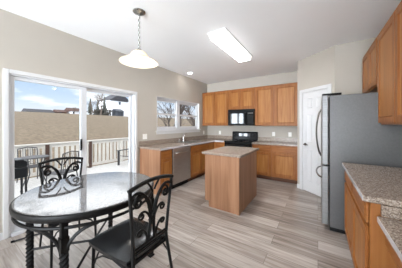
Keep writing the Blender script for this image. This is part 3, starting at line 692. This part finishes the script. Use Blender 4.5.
# railing
rl_ = thing('deck_railing', 'white baluster railing along the outer edge of the deck', 'railing', (-6.95, 2.5, DZ0))
RY0, RY1 = -.6, 7.3
MB().box(-7.0, -6.88, RY0, RY1, .76, .80).build('top_rail', 'rail', rl_, bevel=.005)
MB().box(-6.97, -6.91, RY0, RY1, .66, .7595).build('upper_rail', 'rail', rl_)
MB().box(-6.97, -6.91, RY0, RY1, DZ0+.07, DZ0+.16).build('bottom_rail', 'rail', rl_)
y = RY0+.06
while y < RY1:
    MB().box(-6.965, -6.915, y, y+.078, DZ0+.161, .6595).build('baluster', 'rail', rl_); y += .15
for y in (-.5, .75, 1.97, 3.2, 4.45, 5.7, 7.2): MB().box(-7.045, -6.955+.06, y-.05, y+.05, DZ0+.0005, .79).build('post', 'brownpost' if 1.5 < y < 3.5 else 'rail', rl_, bevel=.004)

# patio table, chairs, grill, lounge chair
pt = thing('patio_table', 'round grey metal mesh table standing on the deck', 'patio table', (-5.85, 1.42, DZ0))
MB().lathe([(0,.755), (.27,.755), (.285,.765), (.27,.78), (0,.775)], (-5.85, 1.42, DZ0), 36).build('top', 'mesh', pt, smooth=True)
for k in range(4):
    a = math.radians(20+90*k)
    MB().tube([(-5.85+.24*math.cos(a), 1.42+.24*math.sin(a), DZ0+.755), (-5.85+.16*math.cos(a), 1.42+.16*math.sin(a), DZ0+.35), (-5.85+.29*math.cos(a), 1.42+.29*math.sin(a), DZ0+.005)], .013, 8).build('leg', 'mesh', pt, smooth=True)
def patio_chair(label, x, y, rot):
    r = thing('patio_chair', label, 'patio chair', (0,0,0), 'metal patio chairs')
    MB().box(-.22, .22, -.22, .22, .42, .44).build('seat', 'mesh', r, bevel=.006)
    for s in (-1, 1):
        MB().tube([(-.2, s*.2, .42), (-.24, s*.21, 0)], .012, 8).build('leg', 'mesh', r, smooth=True)
        MB().tube([(.28, s*.21, 0), (.2, s*.2, .42), (.27, s*.2, .90)], .012, 8).build('leg', 'mesh', r, smooth=True)
    b = MB().tube([(.27, -.2, .90), (.28, 0, .94), (.27, .2, .90)], .012, 8)
    for i in range(7): 
        w_ = -.15+.05*i; b.tube([(.21, w_, .47), (.27, w_, .91)], .006, 6)
    b.tube([(.21, -.2, .47), (.21, .2, .47)], .009, 6)
    b.build('backrest', 'mesh', r, smooth=True)
    r.location = (x, y, DZ0); r.rotation_euler = (0, 0, math.radians(rot)); return r
patio_chair('grey metal patio chair on the deck, on the railing side of the mesh table', -6.52, 1.5, 180)
patio_chair('grey metal patio chair on the deck, on the house side of the mesh table', -5.15, 1.75, 20)
gr = thing('barbecue_grill', 'dark covered barbecue grill standing on the deck close to the patio door', 'grill', (-4.65, .87, DZ0))
gx, gy = -4.65, .87
MB().box(gx-.17, gx+.17, gy-.13, gy+.13, DZ0+.60, DZ0+.80).build('firebox', 'grill', gr, bevel=.02)
MB().mesh3([(gx+sx_*.17, gy+a, DZ0+b) for sx_ in (-1, 1) for a, b in ((-.13,.802),(.13,.802),(.12,.89),(.06,.94),(-.06,.94),(-.12,.89))], [(0,1,2,3,4,5),(11,10,9,8,7,6)]+[(i,(i+1)%6,6+(i+1)%6,6+i) for i in range(6)]).build('lid', 'grill', gr, bevel=.02)
MB().box(gx-.15, gx+.15, gy-.34, gy-.132, DZ0+.76, DZ0+.79).build('side_shelf', 'grill', gr, bevel=.005)
for a in (-1, 1):
    for b in (-1, 1): MB().tube([(gx+a*.14, gy+b*.10, DZ0+.60), (gx+a*.15, gy+b*.11, DZ0+.002)], .018, 8).build('leg', 'grill', gr, smooth=True)
MB().box(gx-.145, gx+.145, gy-.105, gy+.105, DZ0+.16, DZ0+.18).build('bottom_shelf', 'grill', gr)
MB().tube([(gx-.12, gy+.12, DZ0+.87), (gx-.12, gy+.155, DZ0+.87), (gx+.12, gy+.155, DZ0+.87), (gx+.12, gy+.12, DZ0+.87)], .010, 6).build('handle', 'mesh', gr, smooth=True)
ac = thing('deck_chair', 'dark slatted low deck chair in the corner by the white railing', 'deck chair', (0,0,0))
for i in range(6): MB().mesh3([(x, -.25+.085*i+w_, z+t_) for x, z in ((-.32,.36),(.18,.26)) for w_ in (0,.07) for t_ in (0,.02)], [(0,1,3,2),(4,6,7,5),(0,4,5,1),(2,3,7,6),(0,2,6,4),(1,5,7,3)]).build('seat_slat', 'mesh', ac)
for i in range(6): MB().mesh3([(x, (-.25+.085*i+w_)*(1+.15*z), z) for z, x in ((.25,.19),(.92+.05*(2.5-abs(i-2.5)),.45)) for w_ in (0,.07) for x in (x, x+.02)], [(0,1,3,2),(4,6,7,5),(0,4,5,1),(2,3,7,6),(0,2,6,4),(1,5,7,3)]).build('back_slat', 'mesh', ac)
for s in (-1, 1):
    MB().box(-.34, -.27, s*.29-.02, s*.29+.02, 0, .55).build('leg', 'mesh', ac); MB().box(.20, .27, s*.29-.02, s*.29+.02, 0, .50).build('leg', 'mesh', ac)
    MB().box(-.38, .32, s*.29-.06, s*.29+.06, .551, .575).build('armrest', 'mesh', ac, bevel=.005)
ac.location = (-6.2, 4.35, DZ0); ac.rotation_euler = (0, 0, math.radians(100))

# distant houses on the crest
def house(name, label, x, y0, y1, z, h, rh, depth, wall, roof, wins=(), ridge='y', cat='house'):
    r = thing(name, label, cat, (x, (y0+y1)/2, z))
    MB().box(x-depth, x, y0, y1, z-1, z+h).build('wall', wall, r)
    o = .4; xm = x-depth/2; ym_ = (y0+y1)/2
    if ridge == 'y': vv = [(x+o, y0-o, z+h), (x+o, y1+o, z+h), (x-depth-o, y1+o, z+h), (x-depth-o, y0-o, z+h), (xm, y0-o, z+h+rh), (xm, y1+o, z+h+rh)]; ff = [(0,1,5,4), (2,3,4,5), (0,4,3), (1,2,5), (3,2,1,0)]
    else: vv = [(x+o, y0-o, z+h), (x-depth-o, y0-o, z+h), (x-depth-o, y1+o, z+h), (x+o, y1+o, z+h), (x+o, ym_, z+h+rh), (x-depth-o, ym_, z+h+rh)]; ff = [(0,1,5,4), (2,3,4,5), (0,4,3), (1,2,5), (3,2,1,0)]
    MB().mesh3(vv, ff).build('roof', roof, r)
    for wy, wz, ww, wh in wins: MB().box(x+.0, x+.06, wy-ww/2, wy+ww/2, z+wz-wh/2, z+wz+wh/2).build('window', 'darkglass', r)
    return r
house('house', 'low grey building with a long dark roof on the far hill', -72, 16.0, 22.0, 4.7, .5, 1.1, 6, 'roof_grey', 'roof_grey', [(18, .2, .8, .4)])
house('house', 'brown-roofed house on the far hill next to the long grey building', -71, 23.2, 25.4, 4.7, .75, 1.0, 6, 'brick', 'roof_brown', [(23.7, .4, .5, .5)])
house('house', 'white-fronted house with brown roof on the far hill, beside the middle door frame', -70, 26.6, 31.0, 4.7, 1.2, 1.4, 7, 'siding', 'roof_brown', [(27, .7, .6, .7), (29, .7, .6, .7)])
house('house', 'tall pale house with a gable window on the far hill', -74, 42.0, 52.0, 4.6, 7.2, 3.5, 9, 'siding', 'roof_grey', [(46.5, 6.2, 1.0, 1.3), (44, 2.5, 1, 1.4)], ridge='x')
house('garden_shed', 'slate grey shed with a white side standing before the tall pale house', -62.5, 38.3, 40.6, 4.4, 1.9, 1.0, 3.5, 'shed', 'shed', [], cat='shed')
sd = MB().box(-63.5, -62.2, 41.15, 43.0, 3.5, 6.6).build('storage_box', 'siding'); tag(sd, 'small white outbuilding right beside the slate grey shed', 'shed')

# trees
def branch(m, p, d, L, r, depth, rng):
    q = p + d*L; md = p + d*L*.5 + Vector((rng.uniform(-1,1), rng.uniform(-1,1), 0))*L*.05
    m.tube([p, md, q], [r, r*.8, r*.62], 5, caps=False)
    if depth == 0: return
    for k in range(rng.choice((2, 3, 3))):
        nd = (d + Vector((rng.uniform(-1,1), rng.uniform(-1,1), rng.uniform(-.25,.7)))*.75).normalized()
        branch(m, p + d*L*rng.uniform(.55, 1), nd, L*rng.uniform(.6,.8), r*.58, depth-1, rng)
def bare_tree(label, x, y, z, h, r, seed, m='bark', depth=5, group='bare trees'):
    rng = random.Random(seed); t = thing('bare_tree', label, 'tree', (x, y, z), group)
    p = Vector((x, y, z-.3)); tr = MB().tube([p, p+Vector((.02*h, .01*h, h*.2)), p+Vector((.0, .03*h, h*.32))], [r, r*.85, r*.7], 7); tr.build('trunk', m, t, smooth=True)
    b = MB(); top = p+Vector((0, .03*h, h*.32))
    for k in range(4):
        d = Vector((rng.uniform(-.6,.6), rng.uniform(-.6,.6), 1)).normalized(); branch(b, top-Vector((0,0,h*.05*k)), d, h*.22, r*.55, depth, rng)
    b.build('branches', m, t)
def conifer(label, x, y, z, h, w_, seed):
    rng = random.Random(seed); t = thing('evergreen_tree', label, 'tree', (x, y, z), 'evergreens on the hill')
    MB().tube([(x,y,z-.5),(x,y,z+h*.9)], [.18,.03], 6).build('trunk', 'bark_dark', t)
    m = MB()
    for k in range(260):
        f = rng.random()**.7; zz = z+.3+h*f*.97; R = w_*(1-f)*rng.uniform(.5,1)+.05; a = rng.uniform(0, 6.283); tip = Vector((x+R*math.cos(a), y+R*math.sin(a), zz-R*.25)); c_ = Vector((x, y, zz))
        m.tube([c_, c_.lerp(tip, .6), tip], [.10+.05*w_, .14+.06*w_, .02], 4)
    m.build('foliage', 'conifer', t)
conifer('greyish evergreen on the far hill, nearest the middle door frame', -70, 32.4, 4.7, 6.0, 1.5, 1)
conifer('short greyish evergreen on the far hill, second from the middle door frame', -70, 35.0, 4.7, 5.0, 1.4, 2)
conifer('tall greyish evergreen on the far hill, close to the tall pale house', -70, 37.6, 4.7, 7.4, 1.9, 3)
bare_tree('tall bare tree on the far hill before the evergreens', -61.5, 31.8, 4.6, 9.5, .22, 11, depth=5)
bare_tree('bare tree on the far hill beside the white outbuilding', -60, 45.0, 4.4, 8.5, .2, 12, depth=5)
bare_tree('small bare tree on the far hill by the white-fronted house', -66, 25.6, 4.6, 3.6, .1, 13, depth=4)
bare_tree('wide bare tree rising behind the evergreens on the far hill', -89, 45, 4.3, 13, .28, 15, depth=5)
bare_tree('thin bare tree on the far hill close to the middle door frame', -63, 29.6, 4.5, 6.5, .14, 16, depth=5)
hd_ = MB(); rng = random.Random(5)
for k in range(170):
    y = rng.uniform(31, 36.6); zz = 4.3+rng.random()*2.3; x = -64.5+rng.uniform(-.6,.6); a = rng.uniform(0, 3.14)
    hd_.tube([(x, y, zz-.35), (x+.1*math.cos(a), y+.25*math.sin(a), zz), (x, y+.1, zz+.4)], [.12, .34, .04], 5)
tag(hd_.build('hedge', 'hedge'), 'dark leafless hedge on the far hill under the evergreens', 'hedge')
wl = 'seen through the kitchen window'
for i, (x, y, z, h, r, s, dp, lb) in enumerate(((-11, 11.5, -1.1, 6.5, .16, 21, 6, 'dark bare tree nearest the kitchen window'), (-14, 19.5, -.8, 9, .2, 22, 6, 'bare tree standing further back on the slope outside the kitchen window'), (-9.5, 13.8, -1.2, 5.5, .13, 23, 6, 'slim bare tree behind the far half of the kitchen window'), (-22, 26, .1, 10, .25, 24, 6, 'large bare tree far up the slope outside the kitchen window'))):
    bare_tree(lb, x, y, z, h, r, s, 'bark_dark', dp, 'bare trees outside the kitchen window')
